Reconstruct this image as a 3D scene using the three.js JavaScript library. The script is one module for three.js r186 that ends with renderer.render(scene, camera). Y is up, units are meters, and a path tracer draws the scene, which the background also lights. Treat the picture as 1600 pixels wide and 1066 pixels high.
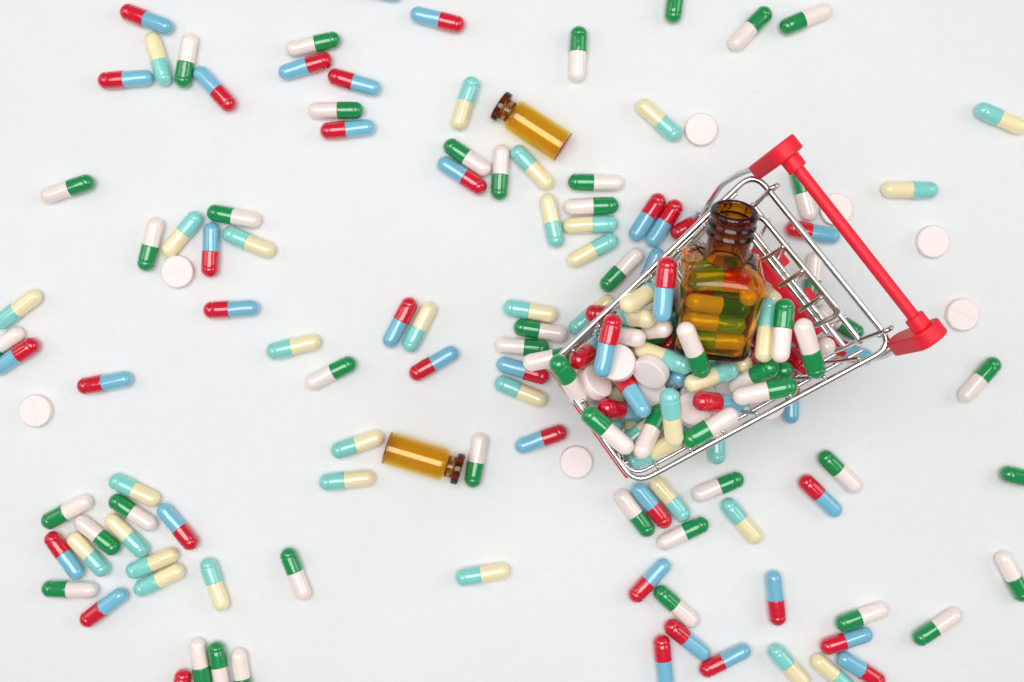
import * as THREE from 'three';
import { RoundedBoxGeometry } from 'three/addons/geometries/RoundedBoxGeometry.js';
import { mergeGeometries, mergeVertices, toCreasedNormals } from 'three/addons/utils/BufferGeometryUtils.js';
import { RectAreaLightUniformsLib } from 'three/addons/lights/RectAreaLightUniformsLib.js';
import { ImprovedNoise } from 'three/addons/math/ImprovedNoise.js';
import { Brush, Evaluator, SUBTRACTION } from 'three-bvh-csg';

// ---------------------------------------------------------------- camera, lamps, exposure
const MM = 0.001, EYE = 500, PX = 0.25;              // camera height in mm, mm per photo pixel on the tabletop
const scene = new THREE.Scene();
scene.background = new THREE.Color().setRGB(0.22, 0.215, 0.215);   // the dim grey studio round the table
const camera = new THREE.PerspectiveCamera(2 * Math.atan(1066 * PX / 2 / EYE) * 180 / Math.PI, 1600 / 1066, 0.02, 10);
camera.position.set(0, EYE * MM, 0);
camera.up.set(0, 0, -1);
camera.lookAt(0, 0, 0);
const renderer = new THREE.WebGLRenderer({ antialias: true });
renderer.toneMapping = THREE.LinearToneMapping;
renderer.toneMappingExposure = 0.965;
renderer.shadowMap.enabled = true;
RectAreaLightUniformsLib.init();

const V3 = (x, y, z) => new THREE.Vector3(x, y, z);
const taken = {};
function numbered(name) { const n = taken[name] = (taken[name] ?? -1) + 1; return n ? `${name}_${String(n).padStart(3, '0')}` : name; }
function tag(o, label, category, group, kind) {
  o.userData.label = label; o.userData.category = category;
  if (group) o.userData.group = group;
  if (kind) o.userData.kind = kind;
  return o;
}
function thing(name, label, category, group) { const g = new THREE.Group(); g.name = numbered(name); scene.add(g); return tag(g, label, category, group); }
function part(name, geometry, material, parent) {
  const m = new THREE.Mesh(geometry, material); m.name = name; m.castShadow = m.receiveShadow = true; parent.add(m); return m;
}
// A lamp: a shallow black housing with a white diffuser, hung out of frame and facing a point.
function softbox(label, [x, y, z], [tx, ty, tz], w, h, intensity, color) {
  const g = thing('softbox_lamp', label, 'lamp', 'studio softbox lamps round the table');
  g.position.set(x, y, z); g.up.set(0, 0, -1); g.lookAt(tx, ty, tz);                 // +z of the group faces the target
  const black = new THREE.MeshStandardMaterial({ color: 0x141414, roughness: 0.8 });
  const t = 0.012, d = 0.09, bits = [new THREE.BoxGeometry(w + 2 * t, h + 2 * t, t).translate(0, 0, -d)];
  for (const s of [-1, 1]) bits.push(new THREE.BoxGeometry(t, h + 2 * t, d).translate(s * (w + t) / 2, 0, -d / 2 + 0.004), new THREE.BoxGeometry(w, t, d).translate(0, s * (h + t) / 2, -d / 2 + 0.004));
  part('housing', mergeGeometries(bits), black, g);
  part('diffuser', new THREE.BoxGeometry(w, h, 0.004).translate(0, 0, -0.01), new THREE.MeshStandardMaterial({ color: 0xf4f4f4, emissive: color, emissiveIntensity: 0.3, roughness: 0.9 }), g);
  const light = new THREE.RectAreaLight(color, intensity, w, h);
  light.position.copy(g.position); light.up.copy(g.up); light.lookAt(tx, ty, tz);     // a RectAreaLight shines along its -z
  light.castShadow = true; scene.add(light);
  return g;
}
softbox('wide white softbox hung overhead above the camera', [-0.07, 0.95, -0.04], [-0.02, 0, 0], 0.74, 0.58, 5.1, 0xffffff);
softbox('tall white softbox standing off one side of the table', [-0.95, 0.7, -0.25], [0, 0, 0], 0.7, 0.7, 0.9, 0xffffff);
softbox('tall white softbox standing across the table from the first', [0.98, 0.7, -0.2], [0, 0, 0], 0.7, 0.7, 1.6, 0xffffff);

// ---------------------------------------------------------------- helpers
let seed = 12345;
const rnd = () => { seed = (seed * 1664525 + 1013904223) >>> 0; return seed / 4294967296; };
const noise = new ImprovedNoise();
const W = (px, py, h) => { const k = PX * (1 - h / EYE); return V3((px - 800) * k, h, (py - 533) * k); };   // photo pixel at a height in mm
class Poly extends THREE.Curve {
  constructor(pts) { super(); this.p = pts; this.l = [0]; for (let i = 1; i < pts.length; i++) this.l.push(this.l[i - 1] + pts[i].distanceTo(pts[i - 1])); }
  getPoint(t, o = V3()) {
    const L = this.l, d = t * L.at(-1); let i = 1; while (i < L.length - 1 && L[i] < d) i++;
    return o.copy(this.p[i - 1]).lerp(this.p[i], Math.min(1, Math.max(0, (d - L[i - 1]) / (L[i] - L[i - 1] || 1))));
  }
}
function bend(pts, r, closed = false) {                 // polyline with its corners rounded
  const n = pts.length, out = [];
  for (let i = 0; i < n; i++) {
    if (!closed && (i === 0 || i === n - 1)) { out.push(pts[i].clone()); continue; }
    const p = pts[i], a = pts[(i + n - 1) % n], b = pts[(i + 1) % n];
    const q = Math.min(r, p.distanceTo(a) * 0.48, p.distanceTo(b) * 0.48);
    const s = p.clone().add(a.clone().sub(p).setLength(q)), e = p.clone().add(b.clone().sub(p).setLength(q));
    for (let k = 0; k <= 8; k++) { const t = k / 8; out.push(s.clone().multiplyScalar((1 - t) ** 2).addScaledVector(p, 2 * t * (1 - t)).addScaledVector(e, t * t)); }
  }
  if (closed) out.push(out[0].clone());
  return out;
}
function wire(pts, radius, corner = 4, closed = false) { // a bent wire with rounded ends, in mm -> metres
  const p = bend(pts, corner, closed), c = new Poly(p);
  const seg = Math.max(4, Math.min(220, Math.ceil(c.l.at(-1) / 1.4)));
  const bits = [new THREE.TubeGeometry(c, seg, radius, 12, closed)];
  if (!closed) for (const q of [p[0], p.at(-1)]) bits.push(new THREE.SphereGeometry(radius * 1.0, 12, 8).translate(q.x, q.y, q.z));
  return mergeGeometries(bits).scale(MM, MM, MM);
}
function canvasTexture(w, h, fn, srgb = false) {
  const data = new Uint8Array(w * h * 4);
  for (let y = 0; y < h; y++) for (let x = 0; x < w; x++) { const c = fn(x / w, y / h), i = (y * w + x) * 4; for (let k = 0; k < 3; k++) data[i + k] = Math.max(0, Math.min(255, (c[k] ?? c[0]) * 255)); data[i + 3] = 255; }
  const t = new THREE.DataTexture(data, w, h); t.wrapS = t.wrapT = THREE.RepeatWrapping; t.magFilter = THREE.LinearFilter; t.minFilter = THREE.LinearMipmapLinearFilter; t.generateMipmaps = true;
  if (srgb) t.colorSpace = THREE.SRGBColorSpace; t.needsUpdate = true; return t;
}

// ---------------------------------------------------------------- tabletop
{
  const fine = canvasTexture(1024, 1024, (u, v) => {
    const n = noise.noise(u * 90, v * 90, 1) * 0.5 + noise.noise(u * 260, v * 260, 4) * 0.5, m = noise.noise(u * 7, v * 7, 9);
    let s = 0.966 + n * 0.011 + m * 0.007 + noise.noise(u * 23, v * 23, 6) * 0.005;
    if (noise.noise(u * 150, v * 150, 12) > 0.74) s -= 0.022;                       // specks of dust and pill powder
    if (noise.noise(u * 120, v * 120, 15) > 0.76) s += 0.02;
    return [s * 0.998, s * 1.0, s * 1.0];
  }, true);
  const grain = canvasTexture(1024, 1024, (u, v) => [0.5 + 0.25 * noise.noise(u * 300, v * 300, 2) + 0.25 * noise.noise(u * 70, v * 70, 5)]);
  const mat = new THREE.MeshStandardMaterial({ color: 0xf1f2f2, map: fine, roughness: 0.62, bumpMap: grain, bumpScale: 0.00005 });
  const table = part('tabletop', new RoundedBoxGeometry(1.3, 0.02, 1.1, 3, 0.006).translate(0, -0.01, 0), mat, scene);
  const uv = table.geometry.attributes.uv, ps = table.geometry.attributes.position;
  for (let i = 0; i < uv.count; i++) uv.setXY(i, ps.getX(i) / 0.4, ps.getZ(i) / 0.4);
  tag(table, 'plain white tabletop strewn with pills', 'tabletop', null, 'structure');
}

// ---------------------------------------------------------------- materials
const C = (hex) => new THREE.Color(hex);
const capBump = canvasTexture(256, 128, (u, v) => [0.5 + 0.3 * noise.noise(u * 9, v * 14, 3) + 0.2 * noise.noise(u * 26, v * 30, 8)]);
const bodyBump = canvasTexture(128, 128, (u, v) => [0.5 + 0.5 * noise.noise(u * 7, v * 11, 13)]);
const gel = (hex, cap) => [0.955, 1, 1.03].map((k) => new THREE.MeshPhysicalMaterial({ color: C(hex).multiplyScalar(k), roughness: 0.16, ior: 1.52, clearcoat: 1, clearcoatRoughness: 0.02 + 0.02 * k, bumpMap: cap ? capBump : bodyBump, bumpScale: cap ? 0.00011 : 0.00003 }));   // three batches of each colour
const KIND = {
  RB: { say: 'red and blue', ends: ['red', 'blue'], cap: gel(0xd9002b, true), body: gel(0x7ac0db) },
  GW: { say: 'green and white', ends: ['green', 'white'], cap: gel(0x00904a, true), body: gel(0xfcece4) },
  TY: { say: 'teal and yellow', ends: ['teal', 'yellow'], cap: gel(0x88d9d1, true), body: gel(0xfbecbb) },
};
const chrome = new THREE.MeshPhysicalMaterial({ color: new THREE.Color().setRGB(0.74, 0.71, 0.7), metalness: 1, roughness: 0.15 });
const redPlastic = new THREE.MeshPhysicalMaterial({ color: C(0xec1530), roughness: 0.46, ior: 1.48, bumpMap: canvasTexture(256, 256, (u, v) => [0.5 + 0.5 * noise.noise(u * 60, v * 60, 2)]), bumpScale: 0.00003 });
const tabletMat = new THREE.MeshStandardMaterial({ color: C(0xfdeeea), roughness: 0.6, bumpMap: canvasTexture(256, 256, (u, v) => [0.5 + 0.3 * noise.noise(u * 40, v * 40, 6) + 0.2 * noise.noise(u * 90, v * 90, 3)]), bumpScale: 0.00006 });
// ---------------------------------------------------------------- capsules
const CR = 3.4, CL = 21.6;
const lathe = (pts, seg) => new THREE.LatheGeometry(pts.map(([r, y]) => new THREE.Vector2(r * MM, y * MM)), seg);
const capGeo = (() => {                                  // axis y, the cap's tip at +CL/2; the locking ring is a real groove
  const y0 = CL / 2 - 10.1, p = [[3.18, y0 + 0.15], [3.3, y0 - 0.02], [CR - 0.01, y0 + 0.12], [CR, y0 + 0.4]], yd = CL / 2 - CR;
  p.push([CR, y0 + 3.2], [CR - 0.02, y0 + 4.9], [CR - 0.04, yd - 0.55], [CR - 0.27, yd - 0.32], [CR - 0.27, yd - 0.12], [CR - 0.03, yd + 0.12]);
  for (let k = 1; k <= 9; k++) { const a = (0.06 + 0.94 * k / 9) * Math.PI / 2; p.push([Math.max(1e-4, CR * Math.cos(a)), yd + CR * Math.sin(a)]); }
  return lathe(p, 32);
})();
const bodyGeo = (() => {
  const r = 3.17, p = [], yd = -CL / 2 + r;
  for (let k = 0; k <= 9; k++) { const a = (1 - k / 9) * Math.PI / 2; p.push([Math.max(1e-4, r * Math.cos(a)), yd - r * Math.sin(a)]); }
  p.push([r, yd + 3], [r, CL / 2 - 9.0]);
  return lathe(p, 32);
})();
const UP = V3(0, 1, 0);
function capsule(kind, centre, dir, label, group) {      // dir points from the cap to the body
  const g = thing('capsule', label, 'capsule', group);
  g.position.copy(centre).multiplyScalar(MM);
  g.quaternion.setFromUnitVectors(UP, dir.clone().normalize().negate()).multiply(new THREE.Quaternion().setFromAxisAngle(UP, rnd() * 6.283));
  const k = KIND[kind], slip = (rnd() - 0.5) * 0.5 * MM, pick = (a) => a[Math.floor(rnd() * 3)];   // how far the cap is pushed on differs a little
  part('cap', capGeo, pick(k.cap), g).position.y = slip; part('body', bodyGeo, pick(k.body), g).position.y = -slip * 0.3;
  return g;
}
// ---------------------------------------------------------------- tablets
const TR = 6.25, TH = 4.0;
const tabletPlain = lathe([[1e-4, -TH / 2], [TR - 0.5, -TH / 2], [TR - 0.14, -TH / 2 + 0.14], [TR, -TH / 2 + 0.5], [TR, TH / 2 - 0.5], [TR - 0.14, TH / 2 - 0.14], [TR - 0.5, TH / 2 - 0.02], [TR - 0.55, TH / 2], [TR - 3, TH / 2 + 0.05], [1e-4, TH / 2 + 0.07]], 56);
const tabletScored = (() => {
  const a = new Brush(tabletPlain.clone()), w = new THREE.BufferGeometry();
  const s = new THREE.Shape([new THREE.Vector2(-0.22, 0.12), new THREE.Vector2(0.22, 0.12), new THREE.Vector2(0, -0.24)].map((v) => v.multiplyScalar(MM)));
  const b = new Brush(new THREE.ExtrudeGeometry(s, { depth: 14 * MM, bevelEnabled: false }).translate(0, TH / 2 * MM, -7 * MM));
  a.updateMatrixWorld(); b.updateMatrixWorld();
  const g = new Evaluator().evaluate(a, b, SUBTRACTION).geometry; g.clearGroups(); return g;
})();
function tablet(centre, normal, turn, scored, label, group) {
  const m = part(numbered('tablet'), scored ? tabletScored : tabletPlain, tabletMat, scene);
  m.position.copy(centre).multiplyScalar(MM);
  m.quaternion.setFromUnitVectors(UP, normal.clone().normalize()).multiply(new THREE.Quaternion().setFromAxisAngle(UP, turn));
  return tag(m, label, 'tablet', group);
}

// ---------------------------------------------------------------- amber glass
const amberThin = (c, roughness = 0.03) => new THREE.MeshPhysicalMaterial({ color: new THREE.Color().setRGB(...c), roughness, transmission: 1, thickness: 0, ior: 1.5 });
const amberThick = (c, d) => new THREE.MeshPhysicalMaterial({ color: 0xffffff, roughness: 0.02, transmission: 1, thickness: 0.0012, ior: 1.5, attenuationColor: new THREE.Color().setRGB(...c), attenuationDistance: d });
const VIALBODY = amberThin([0.972, 0.862, 0.38], 0.1), VIALNECK = amberThick([0.64, 0.36, 0.15], 0.0019), VIALBASE = amberThin([0.8, 0.52, 0.2], 0.1);
function vial(mouth, base, label) {                       // lies on its side; points on the tabletop in photo pixels
  const r = 6.4, L = 30, a = W(...mouth, r), b = W(...base, r);
  const g = thing('glass_vial', label, 'vial', 'small amber glass vials on the tabletop');
  const mid = b.clone(); g.position.copy(mid).multiplyScalar(MM);
  g.quaternion.setFromUnitVectors(UP, a.clone().sub(b).normalize());
  const body = lathe([[1e-4, 0.5], [3.5, 0.4], [5.4, 0.05], [6.05, 0.06], [6.4, 0.45], [6.4, 21.6], [6.3, 22.6], [5.9, 23.3], [5.2, 23.9], [4.5, 24.3], [4.1, 24.2]], 64);
  const inner = lathe([[4.1, 24.2], [4.1, 24.0], [5.0, 23.0], [5.6, 22.2], [5.75, 21.4], [5.75, 1.3], [5.3, 1.0], [1e-4, 1.15]], 64);
  part('body', mergeGeometries([body, inner]), VIALBODY, g);
  part('base', lathe([[1e-4, 0.1], [3.5, 0], [5.4, -0.35], [6.1, -0.3], [6.42, 0.05], [6.42, 0.4], [6.05, 0.05], [5.4, 0.03], [3.5, 0.38], [1e-4, 0.48]], 56), VIALBASE, g);
  part('neck', lathe([[4.0, 24.05], [4.5, 24.32], [4.25, 24.9], [4.2, 26.4], [4.35, 26.9], [3.2, 26.92], [3.1, 25.2], [3.4, 24.3], [4.0, 24.05]], 56), VIALNECK, g);
  part('lip', lathe([[3.2, 27.0], [5.5, 27.0], [6.1, 27.25], [6.15, 27.6], [6.15, 29.3], [5.9, 29.8], [5.2, 30.0], [3.4, 30.0], [3.15, 29.7], [3.2, 27.0]], 56), VIALNECK, g);
  return g;
}
vial([780.5, 164.5], [880, 230], 'empty amber glass vial with its lip pointing away from the cart');
vial([723.5, 735.5], [604.7, 700], 'empty amber glass vial whose lip touches a green capsule');

// square bottle, standing aslant in the cart
function squareBottle(b0, axis) {
  const g = thing('glass_bottle', 'square amber glass bottle with open threaded neck, full of capsules, leaning in the cart', 'bottle');
  const y = axis.clone().normalize(), z = V3(0, 1, 0).addScaledVector(y, -y.y).normalize(), x = V3().crossVectors(y, z);
  g.position.copy(b0).multiplyScalar(MM); g.quaternion.setFromRotationMatrix(new THREE.Matrix4().makeBasis(x, y, z));
  const N = 72;
  const ring = (a, r) => {                                // rounded square, half width a, corner radius r
    const o = [];
    for (let i = 0; i < N; i++) {
      const q = Math.floor(i / (N / 4)), t = (i % (N / 4)) / (N / 4), c = a - r;
      const sx = [1, -1, -1, 1][q], sy = [1, 1, -1, -1][q];
      // each quarter: half a flat, the corner, half a flat
      let px, py; const flat = 0.25;
      const th0 = q * Math.PI / 2;
      if (t < flat) { const k = t / flat; px = a; py = c * k; } else if (t < 1 - flat) { const k = (t - flat) / (1 - 2 * flat) * Math.PI / 2; px = c + r * Math.cos(k); py = c + r * Math.sin(k); } else { const k = (1 - t) / flat; px = c * k; py = a; }
      o.push([px * Math.cos(th0) - py * Math.sin(th0), px * Math.sin(th0) + py * Math.cos(th0)]);
    }
    return o;
  };
  const loft = (prof, closeFirst, closeLast) => {
    const v = [], idx = [];
    for (const [yy, a, r] of prof) for (const [px, pz] of ring(a, r)) v.push(px * MM, yy * MM, -pz * MM);
    for (let k = 0; k < prof.length - 1; k++) for (let i = 0; i < N; i++) { const j = (i + 1) % N, A = k * N + i, B = k * N + j, D = A + N, E = B + N; idx.push(A, B, D, B, E, D); }
    const cap = (k, yy, flip) => { const c = v.length / 3; v.push(0, yy * MM, 0); for (let i = 0; i < N; i++) { const A = k * N + i, B = k * N + (i + 1) % N; flip ? idx.push(c, A, B) : idx.push(c, B, A); } };
    if (closeFirst != null) cap(0, closeFirst, false);
    if (closeLast != null) cap(prof.length - 1, closeLast, true);
    const geo = new THREE.BufferGeometry(); geo.setAttribute('position', new THREE.Float32BufferAttribute(v, 3)); geo.setIndex(idx); geo.computeVertexNormals();
    return geo;
  };
  const outer = [[0.9, 8, 6], [0.15, 10.2, 6], [0.3, 11.5, 5.4], [1.2, 12.5, 5.2], [2.6, 12.8, 5.2], [27.1, 13.6, 5.2], [29.2, 13.4, 5.4], [30.6, 12.8, 5.8], [31.6, 11.8, 6.6], [32.2, 10.6, 7.6], [32.6, 9.2, 8.2], [32.9, 8.0, 7.8], [33.2, 7.2, 7.2], [33.2, 6.2, 6.2]];
  const inner = [[33.2, 6.2, 6.2], [32.7, 6.1, 6.1], [31.8, 7.8, 7.0], [30.8, 9.8, 6.6], [29.4, 11.2, 5.4], [27.6, 12.0, 4.7], [25.6, 12.3, 4.4], [4, 11.5, 4.4], [2.8, 11.0, 4.6], [2.4, 9.0, 5.5]];
  part('body', mergeGeometries([loft(outer, 1.1, null), loft(inner, null, 2.5)]), BOTTLE, g);
  const n = [], r0 = 7.05;
  for (const [yy, a] of [[33.25, r0 + 0.25], [33.7, r0], [41.3, r0 - 0.05], [41.7, r0 + 0.1], [42.2, r0 + 0.75], [42.8, r0 + 0.85], [43.4, r0 + 0.7], [43.9, r0 + 0.1], [44.5, r0], [45, r0 + 0.15], [45.5, r0 + 0.8], [46.1, r0 + 0.9], [46.7, r0 + 0.75], [47.2, r0 + 0.15], [47.9, r0 + 0.1], [48.4, r0 + 0.5], [49.1, r0 + 0.75], [50.1, r0 + 0.75], [50.9, r0 + 0.5], [51.3, r0 - 0.1], [51.4, r0 - 0.7], [51.2, r0 - 1.3], [50.5, r0 - 1.6], [44.7, r0 - 1.6], [36.7, r0 - 1.5], [33.1, r0 - 1.0], [33.25, r0 + 0.25]]) n.push([a, yy]);
  part('neck', lathe(n, 72), BOTTLENECK, g);
  const put = (kind, [x0, y0, z0], [dx, dy, dz]) => {
    const c = V3(x0, y0, z0).applyQuaternion(g.quaternion).add(b0), d = V3(dx, dy, dz).applyQuaternion(g.quaternion);
    capsule(kind, c, d, `${KIND[kind].say} capsule inside the square amber bottle`, `${KIND[kind].say} capsules in the bottle`);
  };
  // rows against the upper face, then those behind them
  put('TY', [0.8, 6.7, 7.8], [1, 0.04, 0]); put('TY', [-0.5, 13.6, 8.1], [-1, 0.03, 0.02]); put('GW', [-0.8, 20.6, 8.3], [-1, 0.1, 0.05]);
  put('RB', [-1.0, 27.9, 4.2], [-1, -0.03, 0.08]); put('TY', [8.4, 24.0, 0.6], [0, 0.1, 1]); put('TY', [0.2, 26.8, -2.6], [1, 0.04, 0]);
  put('RB', [0.3, 6.0, 0.9], [1, 0.02, 0]); put('TY', [0, 13.0, 1.2], [-1, 0, 0.03]); put('RB', [-1.4, 19.8, 1.4], [1, 0.03, 0]);
  put('GW', [0, 6.2, -5.9], [-1, 0.02, 0]); put('TY', [0, 13.2, -5.7], [1, 0, 0]); put('GW', [0, 20.0, -5.6], [-1, 0, 0]); put('TY', [0.3, 26.6, -8.7], [-1, 0.02, 0]);
  return g;
}
const BOTTLE = amberThick([0.93, 0.6, 0.03], 0.0018), BOTTLENECK = amberThick([0.6, 0.33, 0.05], 0.0012);
// ---------------------------------------------------------------- shopping cart
const cart = thing('shopping_cart', 'miniature chrome wire shopping cart with red plastic handle, heaped with pills', 'shopping cart');
const FL = W(860, 570, 68), FR = W(993, 757, 68), BR = W(1397, 540, 84), BL = W(1178, 268, 84);
const top = (s, t) => FL.clone().multiplyScalar((1 - s) * (1 - t) / 2).addScaledVector(FR, (1 - s) * (1 + t) / 2).addScaledVector(BL, s * (1 - t) / 2).addScaledVector(BR, s * (1 + t) / 2);
const FLOOR = 30;
const bas = (s, t, f) => { const a = top(s, t), b = top(0.035 + 0.76 * s, t * 0.86); b.y = FLOOR; return b.lerp(a, f); };
const FWD = top(0, 0).sub(top(1, 0)).setY(0).normalize(), SIDE = V3(-FWD.z, 0, FWD.x).negate();   // forward; towards the right-hand side
if (SIDE.dot(FR.clone().sub(FL)) < 0) SIDE.negate();
part('rim', wire([FL, FR, BR, BL], 1.08, 6.5, true), chrome, cart);
for (const f of [0.74, 0.46, 0.2]) {
  const e = 0.985;
  part('side_wire', wire([bas(0.985, -e, f), bas(0.004, -e, f), bas(0.004, e, f), bas(0.985, e, f)], 0.75, 5.5), chrome, cart);
}
part('base_wire', wire([bas(0, -1, 0), bas(0, 1, 0), bas(1, 1, 0), bas(1, -1, 0)], 0.8, 4, true), chrome, cart);
const half = (s) => top(s, 1).distanceTo(top(s, 0));
for (const s of [0.1, 0.23, 0.36, 0.49, 0.62, 0.75, 0.88]) {
  const t = 1 - 1.8 / half(s), e = (k) => { const p = bas(s, k, 1); p.y += 0.35; return p; };
  part('rib_wire', wire([e(t), bas(s, t, 0.02), bas(s, -t, 0.02), e(-t)], 0.7, 3), chrome, cart);
}
for (const t of [-0.68, -0.34, 0, 0.34, 0.68]) {
  const p = [bas(0.0195, t, 1), bas(0.0195, t, 0), bas(0.985, t, 0)]; p[0].y += 0.2; p[1].y -= 1.4; p[2].y -= 1.4;
  part('rib_wire', wire(p, 0.7, 3), chrome, cart);
}
// red front plate, clipped on the outside of the front wires
{
  const a = bas(0, -0.93, 0.78).addScaledVector(FWD, 1.45), b = bas(0, 0.9, 0.78).addScaledVector(FWD, 1.45), len = a.distanceTo(b);
  const m = part('front_plate', new RoundedBoxGeometry(len * MM, 15 * MM, 1.5 * MM, 3, 0.5 * MM), redPlastic, cart);
  m.position.copy(a.clone().lerp(b, 0.5)).multiplyScalar(MM); m.rotation.y = Math.atan2(-(b.z - a.z), b.x - a.x);
  for (const t of [-0.42, 0.45]) {
    const c = bas(0, t, 0.74), k = part('plate_clip', new RoundedBoxGeometry(6 * MM, 4.2 * MM, 4.4 * MM, 3, 1 * MM), redPlastic, cart);
    k.position.copy(c).multiplyScalar(MM); k.rotation.y = m.rotation.y;
  }
}
// hinged rear flap, hanging inwards from two eyes on the back rim
const lerp3 = (a, b, t) => a.clone().lerp(b, t);
const flapL = [W(1207, 292, 84), W(1178, 322, 74), W(1166, 348, 60), W(1146, 392, 44)], flapR = [W(1385, 514, 84), W(1343, 532, 74), W(1320, 543, 60), W(1285, 556, 44)];
for (const f of [flapL, flapR]) {
  const back = FWD.clone().negate(), h = f[0];
  const eye = [f[3], f[2], f[1], h.clone().addScaledVector(FWD, 1.2).add(V3(0, 1.5, 0))];
  for (let k = 0; k <= 7; k++) { const a = 0.5 + k / 7 * 3.9; eye.push(h.clone().addScaledVector(back, -1.98 * Math.cos(a)).add(V3(0, 1.98 * Math.sin(a), 0)).addScaledVector(SIDE, k * 0.12)); }
  eye.push(eye.at(-1).clone().addScaledVector(FWD, 3.2).add(V3(0, -0.6, 0)));
  part('flap_hook', wire(eye, 0.85, 1.5), chrome, cart);
}
for (const k of [1, 2, 3]) part('flap_wire', wire([lerp3(flapL[k], flapR[k], -0.01), lerp3(flapL[k], flapR[k], 1.01)], 0.9), chrome, cart);
const hingeL = flapL[2].clone().addScaledVector(FWD, 1.5).add(V3(0, -1.2, 0)), hingeR = flapR[2].clone().addScaledVector(FWD, 1.5).add(V3(0, -1.2, 0));
part('hinge_wire', wire([lerp3(hingeL, hingeR, -0.01), lerp3(hingeL, hingeR, 0.86)], 0.9), chrome, cart);
for (const t of [0.12, 0.3, 0.48, 0.66, 0.84]) part('flap_wire', wire([1, 2, 3].map((k) => lerp3(flapL[k], flapR[k], t).addScaledVector(FWD, -1.2)), 0.6, 2), chrome, cart);
// fold-down seat: bent frame with three prongs, red seat plate below on two clips
part('seat_frame', wire([W(1152, 362, 72), W(1186, 333, 77.5), W(1316, 490, 77.5), W(1268, 511, 71)], 1.0, 4), chrome, cart);
for (const [a, b] of [[[1223, 386], [1192, 406]], [[1253, 424], [1219, 447]], [[1283, 465], [1249, 486]]]) part('seat_prong', wire([W(...a, 78.6), W(...b, 72.5)], 0.8), chrome, cart);
{
  const a = lerp3(hingeL, hingeR, 0.16), b = lerp3(hingeL, hingeR, 0.84), len = a.distanceTo(b), along = b.clone().sub(a).normalize();
  const down = FWD.clone().multiplyScalar(0.86).add(V3(0, -0.5, 0)); down.addScaledVector(along, -down.dot(along)).normalize();
  const m = part('seat_plate', new RoundedBoxGeometry(len * MM, 1.6 * MM, 17 * MM, 3, 0.6 * MM), redPlastic, cart);
  const z = down.clone(), x = along.clone(), y = V3().crossVectors(z, x);
  m.quaternion.setFromRotationMatrix(new THREE.Matrix4().makeBasis(x, y, z)); m.position.copy(a.clone().lerp(b, 0.5).addScaledVector(down, 9.6)).multiplyScalar(MM);
  for (const [px, py] of [[1219, 404], [1266, 464]]) {
    const k = part('seat_clip', lathe([[0.6, -3.1], [1.7, -3.1], [2.0, -2.8], [2.0, 2.8], [1.7, 3.1], [0.6, 3.1]], 28), redPlastic, cart);
    k.quaternion.setFromUnitVectors(UP, along); k.position.copy(W(px, py, 58.5)).multiplyScalar(MM);
  }
}
// handle
{
  const a = W(1225, 236, 104), b = W(1450, 523, 104), along = b.clone().sub(a).normalize(), len = a.distanceTo(b), fwd = V3(-along.z, 0, along.x);
  if (fwd.dot(FWD) < 0) fwd.negate();
  const q = new THREE.Quaternion().setFromUnitVectors(UP, along);
  const bar = part('handle_bar', new THREE.CylinderGeometry(1.95 * MM, 1.95 * MM, (len - 6) * MM, 28), redPlastic, cart);
  bar.quaternion.copy(q); bar.position.copy(a.clone().lerp(b, 0.5)).multiplyScalar(MM);
  for (const [p, s] of [[a, 1], [b, -1]]) {
    const col = part('handle_collar', lathe([[1.6, -2.6], [2.9, -2.6], [3.15, -2.35], [3.15, 2.3], [2.9, 2.6], [1.6, 2.6]], 32), redPlastic, cart);
    col.quaternion.copy(q); col.position.copy(p.clone().addScaledVector(along, s * 4.6)).multiplyScalar(MM);
    // bracket: rounded head round the bar, tapering to a foot on the upright
    const sh = new THREE.Shape(), R1 = 4.7, ex = 4.4, ey = -17, r2 = 2.9, d = Math.hypot(ex, ey), base = Math.atan2(ey, ex), al = Math.acos((R1 - r2) / d);
    sh.absarc(0, 0, R1, base + al, base - al + 2 * Math.PI, false);
    sh.absarc(ex, ey, r2, base - al, base + al, false);
    sh.closePath();
    const g = new THREE.ExtrudeGeometry(sh, { depth: 4.0, bevelEnabled: true, bevelSize: 0.7, bevelThickness: 0.7, bevelSegments: 4, curveSegments: 24 }).translate(0, 0, -2).scale(MM, MM, MM);
    const m = part('handle_bracket', g, redPlastic, cart);
    m.quaternion.setFromRotationMatrix(new THREE.Matrix4().makeBasis(fwd, V3(0, 1, 0), V3().crossVectors(fwd, V3(0, 1, 0)))); m.position.copy(p).multiplyScalar(MM);
    // upright and lower rail: one bent rod
    const foot = p.clone().addScaledVector(fwd, ex).add(V3(0, ey + 3, 0)), out = along.clone().multiplyScalar(-s);
    const front = top(0.2, -s * 0.62); front.y = 17;
    const low = top(0.86, -s * 0.94); low.y = 19;
    part('chassis_rail', wire([foot, foot.clone().add(V3(0, -14, 0)).addScaledVector(fwd, 3).addScaledVector(out, 2.6), foot.clone().add(V3(0, -38, 0)).addScaledVector(fwd, 6).addScaledVector(out, 3.6), foot.clone().add(V3(0, -66, 0)).addScaledVector(fwd, 8).addScaledVector(out, 1), low, front], 1.15, 9), chrome, cart);
  }
  for (const s of [0.25, 0.8]) { const l = top(s, -0.66 - 0.25 * s), r = top(s, 0.66 + 0.25 * s); l.y = r.y = 18; part('chassis_crossbar', wire([l, r], 1), chrome, cart); }
  for (const s of [0.3, 0.7]) for (const t of [-0.6, 0.6]) { const u = top(s, t); u.y = 18; const v = u.clone().setY(FLOOR - 1.5); part('chassis_post', wire([u, v], 0.9), chrome, cart); }
}
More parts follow.
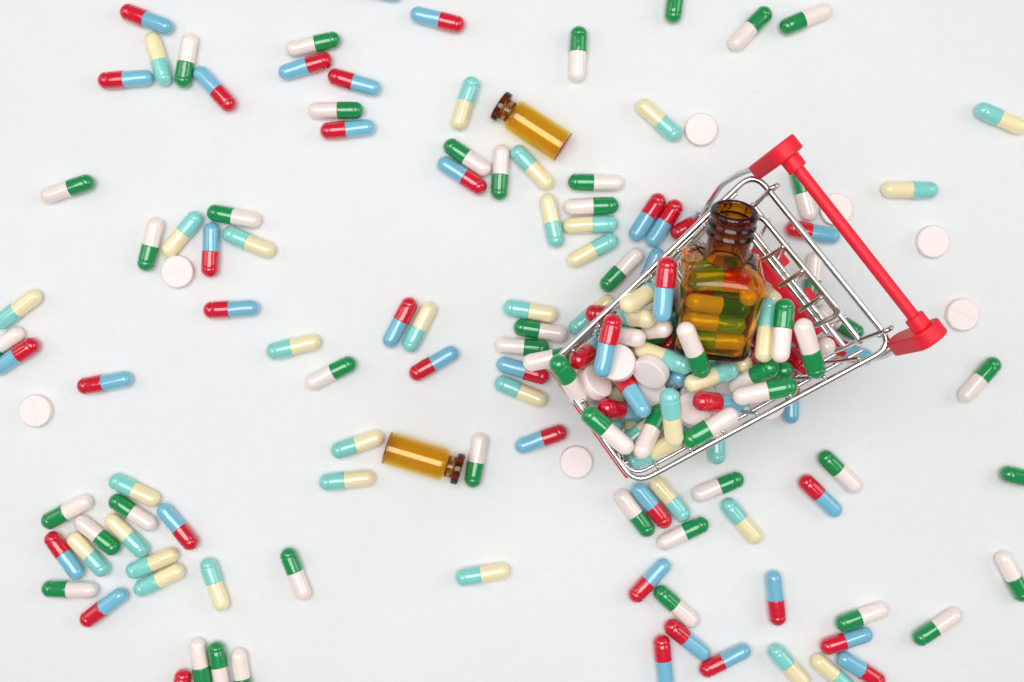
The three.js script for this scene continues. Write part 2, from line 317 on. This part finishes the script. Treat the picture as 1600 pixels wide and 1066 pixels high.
// casters
for (const [s, t] of [[0.24, -0.6], [0.24, 0.6], [0.9, -0.93], [0.9, 0.93]]) {
  const c = top(s, t).setY(7), w = part('wheel', lathe([[1.2, -2.4], [4.5, -2.4], [5.2, -1.9], [6.6, -1.9], [7.0, -1.4], [7.0, 1.4], [6.6, 1.9], [5.2, 1.9], [4.5, 2.4], [1.2, 2.4]], 36), redPlastic, cart);
  w.position.copy(c).multiplyScalar(MM); w.quaternion.setFromUnitVectors(UP, SIDE);
  const a = c.clone().addScaledVector(SIDE, 3.4), b = c.clone().addScaledVector(SIDE, -3.4);
  part('caster_fork', wire([a.clone().addScaledVector(FWD, -0.2), a.clone().setY(16).addScaledVector(FWD, 1.5), b.clone().setY(16).addScaledVector(FWD, 1.5), b], 0.8, 3), chrome, cart);
  part('axle', wire([a, b], 0.7), chrome, cart);
}

// ---------------------------------------------------------------- where the pills lie: kind, centre (mm), direction from cap to body
const LOOSE = [
['RB', -141.7, 3.4, -124.8, 0.934, 0, 0.357],
['TY', -137.3, 3.4, -109.4, -0.293, 0, -0.956],
['GW', -126.4, 3.4, -108.7, 0.164, 0, -0.986],
['RB', -150, 3.4, -101.6, 0.998, 0, -0.07],
['RB', -115.4, 3.4, -97.9, -0.675, 0, -0.738],
['GW', -77.2, 3.4, -115.1, -0.976, 0, 0.218],
['RB', -80.2, 3.4, -106.6, -0.958, 0, 0.288],
['RB', -61.3, 3.4, -100.4, 0.959, 0, 0.283],
['GW', -68.3, 3.4, -89.5, -1, 0, 0],
['RB', -63.8, 3.4, -82.2, 0.996, 0, -0.093],
['RB', -28.9, 3.4, -124.8, -0.97, 0, -0.243],
['RB', -53.4, 3.4, -136.6, 0.978, 0, 0.21],
['TY', -18.2, 3.4, -92.2, -0.32, 0, 0.947],
['GW', -17.4, 3.4, -71.2, 0.826, 0, 0.563],
['RB', -19.5, 3.4, -64.3, -0.836, 0, -0.549],
['GW', -4.5, 3.4, -65.5, 0.059, 0, -0.998],
['TY', 7.8, 3.4, -67.3, 0.682, 0, 0.731],
['GW', 32.5, 3.4, -61.5, 1, 0, 0.02],
['GW', 30.8, 3.4, -52.3, -0.999, 0, 0.036],
['TY', 15.5, 3.4, -46.7, -0.202, 0, -0.979],
['TY', 30.5, 3.4, -45.1, -0.999, 0, 0.041],
['TY', 31.3, 3.4, -35.1, -0.89, 0, 0.457],
['GW', 42.5, 3.4, -27.6, 0.695, 0, -0.719],
['RB', 52.5, 3.4, -48.1, -0.549, 0, 0.836],
['RB', 59.1, 3.4, -45.7, -0.549, 0, 0.836],
['RB', 71.5, 3.4, -45.9, 0.874, 0, -0.485],
['RB', 53.4, 3.4, -26, 0.377, 0, -0.926],
['TY', 31, 3.4, -10.1, 0.775, 0, -0.631],
['TY', 7.1, 3.4, -11.6, 0.986, 0, 0.165],
['GW', 11, 3.4, -4, 0.986, 0, 0.165],
['GW', 4.1, 3.4, 2.3, -0.996, 0, -0.093],
['RB', 4.3, 3.4, 11.4, -0.958, 0, -0.286],
['TY', 3.4, 3.4, 19.6, 0.922, 0, 0.387],
['RB', 11.4, 3.4, 38.1, -0.942, 0, 0.335],
['TY', -191.8, 3.4, -12.4, 0.799, 0, -0.602],
['GW', -198.8, 3.4, 1.6, 0.848, 0, -0.53],
['RB', -193, 3.4, 6.1, -0.837, 0, 0.547],
['RB', -157.9, 3.4, 16.1, 0.985, 0, -0.172],
['GW', -172.5, 3.4, -59, -0.949, 0, 0.314],
['GW', -140.2, 3.4, -37.5, 0.248, 0, -0.969],
['TY', -128, 3.4, -41.4, -0.635, 0, 0.773],
['RB', -116.9, 3.4, -35.4, 0.046, 0, -0.999],
['GW', -108, 3.4, -48.3, 0.981, 0, 0.194],
['TY', -102.1, 3.4, -38.3, 0.919, 0, 0.394],
['RB', -108.9, 3.4, -12.4, 0.999, 0, -0.052],
['TY', -84.8, 3.4, 2.2, 0.974, 0, -0.226],
['GW', -70.3, 3.4, 12.5, -0.893, 0, 0.45],
['RB', -43.5, 3.4, -7.2, -0.476, 0, 0.88],
['TY', -36, 3.4, -5.3, 0.463, 0, -0.886],
['RB', -30.4, 3.4, 8.7, 0.87, 0, -0.494],
['TY', -60, 3.4, 40.1, 0.95, 0, -0.311],
['TY', -64, 3.4, 54, 0.995, 0, -0.102],
['GW', -13.8, 3.4, 46.3, 0.178, 0, -0.984],
['TY', -11.5, 3.4, 90.5, 0.986, 0, -0.169],
['GW', -172.7, 3.4, 66.2, 0.887, 0, -0.463],
['TY', -146.5, 3.4, 57.9, 0.899, 0, 0.438],
['GW', -147.1, 3.4, 66.6, 0.835, 0, 0.551],
['RB', -129.8, 3.4, 72, -0.632, 0, -0.775],
['TY', -149.5, 3.4, 75.4, -0.706, 0, -0.708],
['GW', -160.9, 3.4, 75.4, -0.779, 0, -0.627],
['TY', -164.5, 3.4, 82.7, -0.679, 0, -0.734],
['RB', -173.7, 3.4, 83.3, 0.587, 0, 0.809],
['TY', -139.6, 3.4, 86.1, 0.922, 0, -0.387],
['TY', -137, 3.4, 92.8, 0.901, 0, -0.434],
['GW', -171.5, 3.4, 96.4, 1, 0, 0.029],
['RB', -158.4, 3.4, 103.4, 0.803, 0, -0.595],
['TY', -115.3, 3.4, 94.5, 0.318, 0, 0.948],
['GW', -83.9, 3.4, 90.4, 0.364, 0, 0.932],
['GW', -120.9, 3.4, 126, -0.163, 0, -0.987],
['GW', -113.5, 3.4, 127.3, 0.163, 0, 0.987],
['GW', -104.9, 3.4, 130.1, -0.149, 0, -0.989],
['RB', -128.7, 3.4, 137.8, -0.13, 0, 0.992],
['GW', 47.7, 3.4, 66.9, -0.597, 0, -0.802],
['RB', 54.2, 3.4, 63.8, -0.625, 0, -0.781],
['TY', 61.3, 3.4, 61.3, -0.645, 0, -0.764],
['GW', 80.1, 3.4, 56.6, -0.93, 0, 0.367],
['GW', 66.3, 3.4, 74.7, -0.904, 0, 0.428],
['TY', 89.1, 3.4, 69.9, 0.641, 0, 0.767],
['RB', 53.4, 3.4, 93, 0.68, 0, -0.733],
['GW', 63.8, 3.4, 103.1, 0.74, 0, 0.673],
['RB', 68, 3.4, 116, 0.766, 0, 0.642],
['RB', 58.9, 3.4, 124.5, 0.109, 0, 0.994],
['RB', 82.7, 3.4, 123.9, 0.894, 0, -0.447],
['RB', 102.3, 3.4, 99.7, -0.103, 0, -0.995],
['TY', 107.6, 3.4, 126.3, 0.659, 0, 0.752],
['GW', 135.7, 3.4, 107, 0.945, 0, -0.328],
['RB', 129.7, 3.4, 116.3, 0.955, 0, -0.295],
['TY', 124.8, 3.4, 129.6, -0.745, 0, -0.667],
['RB', 135.4, 3.4, 127.6, -0.842, 0, -0.54],
['GW', 165.1, 3.4, 110.9, 0.835, 0, -0.55],
['GW', 194.4, 3.4, 91.4, -0.466, 0, -0.885],
['RB', 119.6, 3.4, 60.1, 0.716, 0, 0.699],
['GW', 127.1, 3.4, 50.7, 0.71, 0, 0.704],
['GW', 199.9, 3.4, 53.4, 0.973, 0, 0.232],
['GW', 181.5, 3.4, 15.1, -0.662, 0, 0.75],
['TY', 189.6, 3.4, -86.4, 0.914, 0, 0.406],
['TY', 154.3, 3.4, -58.7, -1, 0, -0.017],
['GW', 63.6, 3.4, -134.1, 0.138, 0, -0.99],
['GW', 92.4, 3.4, -121.2, -0.695, 0, 0.719],
['GW', 113.7, 3.4, -125, 0.921, 0, -0.39],
['GW', 25.6, 3.4, -111.4, -0.047, 0, 0.999],
['TY', 56.9, 3.4, -85.8, -0.746, 0, -0.666],
['GW', 113.3, 3.4, -57, 0.245, 0, 0.969],
['RB', 116.7, 3.4, -42.2, 0.982, 0, 0.187],
['GW', 116.9, 3.4, -24.2, 0.117, 0, -0.993],
['GW', 127, 3.4, -7.2, -0.863, 0, -0.506],
['RB', 129.9, 3.4, 3.7, 0.946, 0, 0.323],
['RB', 108.4, 3.4, 21.5, -0.012, 0, 1],
['TY', 79.3, 3.4, 37.1, -0.035, 0, -0.999]];
const HEAP = [
['GW', 19, 70.3, 13.2, 0.448, -0.535, 0.716],
['RB', 26.9, 56.9, 3.6, 0.545, -0.746, -0.383],
['RB', 31.8, 73.1, 1.7, -0.211, -0.108, 0.972],
['RB', 40.7, 62.6, 17.2, 0.453, 0.46, 0.764],
['RB', 37.9, 56.9, 24.1, 0.739, -0.657, 0.148],
['TY', 36.9, 41.6, 30.1, 0.174, -0.978, 0.111],
['GW', 32.1, 70.5, 30.1, 0.751, -0.048, 0.659],
['GW', 47.4, 64.4, 30.6, -0.46, 0.367, 0.808],
['TY', 52.7, 78.6, 25.2, 0.154, -0.46, 0.874],
['GW', 45.4, 38.5, 30.9, -0.383, -0.264, 0.886],
['TY', 49, 61.1, 37.6, 0.822, 0.367, -0.436],
['GW', 55, 49.2, 32.1, -0.381, 0.852, 0.359],
['GW', 66.1, 72.3, 29, 0.86, 0.046, -0.508],
['RB', 62.4, 47.9, 27.4, -0.38, 0.853, 0.358],
['TY', 71.3, 45.7, 21.8, -0.498, 0.761, 0.415],
['RB', 70.1, 67, 20.9, 0.854, -0.514, 0.08],
['GW', 84, 75, 16.7, -0.974, -0.098, 0.203],
['GW', 82.1, 65.3, 12.2, -0.601, -0.672, 0.433],
['GW', 90.5, 59.4, 11.2, -0.218, -0.965, 0.148],
['RB', 95.6, 61.7, 4.2, -0.5, -0.666, -0.554],
['GW', 97.5, 81.1, 2.5, -0.333, 0.295, -0.896],
['GW', 88.7, 80.4, -3.5, -0.112, 0.081, 0.99],
['TY', 84.6, 74.4, -3.5, -0.131, 0.172, 0.976],
['TY', 86.9, 60.9, -16.6, 0.155, 0.921, 0.358],
['GW', 104.6, 55.6, 2.9, 0.359, 0.924, -0.136],
['GW', 59.5, 80.9, 2.9, -0.381, 0.469, -0.797],
['GW', 47.1, 65.6, -3.7, 0.454, 0.889, -0.054],
['TY', 41.9, 67.4, -7.9, 0.379, 0.923, 0.064],
['TY', 45, 72.4, -15.5, -0.819, 0.393, 0.418],
['RB', 49.6, 83.5, -16.6, -0.086, -0.149, 0.985],
['GW', 37.7, 63.1, -1.8, 0.563, 0.818, 0.117],
['TY', 51.3, 66.5, 5.6, -0.869, -0.37, -0.329],
['TY', 59.9, 57, 6.8, -1, -0.018, -0.004],
['RB', 56, 55.5, 14, 0.107, 0.976, -0.188],
['TY', 67.5, 66.7, 12.1, -0.857, 0.445, 0.26],
['TY', 74.1, 54.4, 8, 0.717, 0.697, -0.02],
['GW', 14.4, 48.5, 6.2, -0.971, -0.156, 0.179],
['RB', 36.9, 41.2, -8.9, 0.989, -0.094, 0.112],
['TY', 65.4, 39.3, 5, 0.385, -0.628, -0.676],
['RB', 90.6, 38, -3.5, 0.631, 0.012, 0.776],
['GW', 50.2, 41.3, 1, -0.999, 0.042, 0.004],
['TY', 40.2, 40.6, 8.5, 0.942, -0.284, -0.177],
['RB', 69.1, 41.2, 12.3, 0.685, 0, -0.728],
['RB', 64, 34.4, -20.7, 0.251, 0, -0.968],
['GW', 57.6, 37.9, 21.4, -0.001, -0.237, 0.972],
['RB', 59.2, 47.7, -3.3, 0.642, -0.036, -0.766],
['GW', 47.2, 34.4, -1.3, 0.801, -0, 0.599],
['GW', 68.5, 43.2, -2.9, 0.693, -0.32, -0.646],
['GW', 46.7, 49.7, 1.8, -0.665, -0.363, 0.653],
['TY', 61.3, 45.4, -22.3, 0.355, -0.598, -0.719],
['TY', 32.8, 49.8, 11.2, -0.949, -0.264, -0.174],
['GW', 61.5, 41.2, -16.6, 0.926, -0.002, -0.378],
['TY', 60.8, 34.4, 0.4, 0.249, -0, -0.969],
['RB', 49.8, 46.4, 27.4, -0.067, -0.417, 0.906],
['TY', 49, 41.2, 13.9, 0.689, 0.17, -0.705],
['TY', 51.9, 34.6, 17.3, -0.074, -0.026, 0.997],
['RB', 72, 34.4, 12.8, 0.107, -0, -0.994],
['TY', 36.3, 34.4, 8.1, 0.741, 0, -0.671],
['RB', 63.5, 40.3, -10.1, -0.886, 0.233, 0.401],
['GW', 69.4, 47.6, 15.5, 0.921, -0.167, -0.351],
['TY', 64.7, 34.4, 17.1, -0.106, -0, 0.994],
['RB', 83.7, 34.4, -2.7, -0.637, -0, -0.771],
['TY', 30.6, 41.3, 2.9, -0.74, 0.015, 0.672],
['GW', 75.5, 34.4, -2, -0.637, -0, -0.771],
['TY', 54.9, 34.4, -12.5, 0.22, 0.002, -0.975],
['TY', 43, 46.8, 31.1, -0.039, -0.303, -0.952],
['TY', 29.4, 34.6, 5.2, -0.739, 0.016, 0.674],
['GW', 37.4, 34.6, 21.7, 0.97, -0.026, 0.243],
['TY', 79.8, 41.3, -10.7, -0.304, -0.304, -0.903],
['GW', 29.7, 46.2, 20.6, -0.452, 0.712, -0.538],
['GW', 38.4, 47.7, -1.6, 0.468, 0.053, -0.882],
['TY', 42.9, 46.1, 14.8, -0.73, -0.215, 0.649],
['GW', 49.9, 46.5, -11.3, 0.335, 0.132, -0.933],
['RB', 83.4, 40.6, 5, -0.806, 0.233, -0.544],
['TY', 45.6, 55, 31.3, 0.781, 0.029, -0.624],
['GW', 38.8, 37.5, 14.6, -0.871, 0.415, 0.264]];
const HEAP_TABLETS = [[35.7, 67, 7.4, -0.254, 0.946, -0.203], [28.6, 60, 14.3, 0.622, 0.602, -0.501], [47, 67, 10.4, -0.501, 0.602, 0.622], [47.2, 57, 17.5, -0.101, 0.983, 0.152], [62.2, 62, 23.4, 0.05, 0.931, -0.361], [64.4, 56, 18.9, 0.102, 0.973, -0.205], [76.2, 52, 17.2, 0.102, 0.99, 0.102], [88.2, 57, 21, -0.152, 0.941, 0.303]];
const BOTTLE_BASE = V3(67.04, 62.51, 0.43), BOTTLE_AXIS = V3(0.0842, 0.5543, -0.8280);
squareBottle(BOTTLE_BASE, BOTTLE_AXIS);
const LOOSE_TABLETS = [[278, 425, 1.963, true], [56.5, 642, 0.245, true], [1095, 203, 0, false], [900, 722, 0, false], [1457, 378, 0.4, false], [1503, 492, 1.148, true], [1306, 328, 0.3, false]];
const TABLET_SAYS = ['white tablet whose score line runs beside a fan of five capsules', 'white tablet with a faint score line lying near the table edge', 'plain white tablet touching the teal end of a capsule', 'plain pinkish white tablet on the table in front of the cart', 'plain white tablet lying alone behind the cart handle', 'scored white tablet lying just outside the red handle bracket', 'white tablet on the table partly hidden under the red handle bar'];
LOOSE_TABLETS.forEach(([px, py, turn, scored], i) => tablet(W(px, py, TH / 2), V3((rnd() - 0.5) * 0.01, 1, (rnd() - 0.5) * 0.01), turn, scored, TABLET_SAYS[i], 'white tablets on the tabletop'));
const HEAP_TABLET_SAYS = ['white tablet in the cart with a red and blue capsule lying on it', 'white tablet tipped on edge by the green capsule at the cart front corner', 'white tablet tilted on edge beside the sloping teal and yellow capsule in the cart', 'white tablet lying beneath the tilted tablet in the cart heap', 'white scored tablet behind the teal and yellow capsule on top of the heap', 'white scored tablet half under another scored tablet in the cart', 'white tablet half under the red and blue capsule at the cart side', 'white tablet leaning against the cart side wires below a green capsule'];
HEAP_TABLETS.forEach(([x, y, z, a, b, c], i) => tablet(V3(x, y, z), V3(a, b, c), i * 1.3, i === 4 || i === 5, HEAP_TABLET_SAYS[i], 'white tablets in the cart'));

// loose capsules: told apart by what they lie beside
const ends = LOOSE.map(([, x, y, z, a, b, c]) => [V3(x - a * 7.4, 0, z - c * 7.4), V3(x + a * 7.4, 0, z + c * 7.4)]);
const segGap = (i, p) => { const l = new THREE.Line3(...ends[i]); return l.closestPointToPoint(p, true, V3()).distanceTo(p); };
const VIALS = [[[780.5, 164.5], [880, 230]], [[723.5, 735.5], [604.7, 700]]].map(([a, b]) => [W(...a, 0), W(...b, 0)]);
const near = (i, q0, q1) => { let m = 1e9; for (let k = 0; k <= 10; k++) m = Math.min(m, segGap(i, q0.clone().lerp(q1, k / 10))); return m; };
const rim0 = [FL, FR, BR, BL];
const inside = (p) => { let s = 0; for (let k = 0; k < 4; k++) { const a = rim0[k], b = rim0[(k + 1) % 4]; s += Math.sign((b.x - a.x) * (p.z - a.z) - (b.z - a.z) * (p.x - a.x)); } return Math.abs(s) === 4; };
const segs = (i, j) => {                                   // smallest gap between two capsules' axes and where on the first it lies
  let best = [1e9, 0];
  for (let k = 0; k <= 20; k++) { const g = segGap(j, ends[i][0].clone().lerp(ends[i][1], k / 20)); if (g < best[0]) best = [g, k / 20]; }
  return best;
};
const LOOSE_SAYS = { 11: 'red and blue capsule with only a sliver of its blue end in view', 52: 'green and white capsule lying across the lip of an amber vial' };
LOOSE.forEach(([kind, x, y, z, a, b, c], i) => {
  const K = KIND[kind], say = K.say, v = Math.min(near(i, ...VIALS[0]), near(i, ...VIALS[1]));
  const under = inside(V3(x, 0, z)) || ends[i].some(inside);
  const others = LOOSE.map((o, j) => (j === i ? [1e9, 0, j] : [...segs(i, j), j])).sort((p, q) => p[0] - q[0]), touch = others.filter((o) => o[0] < 8.2);
  const tab = LOOSE_TABLETS.some(([px, py]) => segGap(i, W(px, py, 0)) < CR + TR + 2.5);
  const where = (t) => (t < 0.3 ? `${K.ends[0]} end` : t > 0.7 ? `${K.ends[1]} end` : 'side');
  let label;
  if (LOOSE_SAYS[i]) label = LOOSE_SAYS[i];
  else if (under) label = `${say} capsule on the table underneath the shopping cart`;
  else {
    label = `${say} capsule`;
    if (touch.length) {
      const [n0, n1] = touch.map((o) => KIND[LOOSE[o[2]][0]].ends[0]);
      label += `, its ${where(touch[0][1])} against ` + (!n1 ? `just a ${n0} one` : n0 === n1 ? `two ${n0} ones` : `a ${n0} one and a ${n1} one`);
      if (touch.length > 2) label = label.replace(' against ', ' packed against ');
    } else if (v < 17) label += ` lying near the side of an amber vial`;
    else if (tab) label += ` lying right beside a white tablet`;
    else if (others[0][0] < 26) label += ` lying alone, its ${where(others[0][1])} nearest a ${KIND[LOOSE[others[0][2]][0]].say} one`;
    else label += ` lying far from all others on bare white table`;
  }
  capsule(kind, V3(x, y, z), V3(a, b, c), label, `${say} capsules on the tabletop`);
});
const HEAP_SAYS = {
  0: 'green and white capsule propped over the front corner of the cart rim', 1: 'red and blue capsule in the cart showing only its red end near the front corner', 2: 'red and blue capsule lying on a white tablet in the cart heap',
  3: 'red and blue capsule in the cart sliding blue end first from under a tablet', 6: 'green and white capsule lying along the inside of the cart front', 7: 'green and white capsule in the cart with a teal capsule across its green end', 8: 'teal and yellow capsule lying on top of the heap beside a green capsule',
  10: 'teal and yellow capsule wedged in the front corner of the cart under others', 12: 'green and white capsule lying along the cart side rim, green end to the front', 15: 'red and blue capsule in the cart sloping down to the side rim', 16: 'green and white capsule lying on other green capsules at the cart side',
  19: 'red and blue capsule in the cart below a white ended capsule by the flap', 20: 'green and white capsule in the cart with its green end hanging to the side rim', 21: 'green and white capsule standing green end towards the red seat plate', 22: 'teal and yellow capsule standing against the side of the square bottle',
  23: 'teal and yellow capsule showing only its yellow end by the red seat plate', 24: 'green and white capsule with only its white end showing near the rear flap', 25: 'green and white capsule leaning against the front of the square bottle', 26: 'green and white capsule lying behind the one that leans on the bottle',
  28: 'teal and yellow capsule lying along the cart rim, yellow end over the heap', 29: 'red and blue capsule propped up on edge beside the square amber bottle', 31: 'teal and yellow capsule sloping teal end towards the leaning green capsule', 34: 'teal and yellow capsule lying in front of the square bottle base',
  36: 'green and white capsule poking out through the wires at the cart front corner', 37: 'red and blue capsule poking its red end out through the cart side wires' };
HEAP.forEach(([kind, x, y, z, a, b, c], i) => {
  const say = KIND[kind].say;
  capsule(kind, V3(x, y, z), V3(a, b, c), HEAP_SAYS[i] ?? `${say} capsule half buried in the heap inside the shopping cart`, HEAP_SAYS[i] ? undefined : `${say} capsules heaped in the cart`);
});
renderer.render(scene, camera);
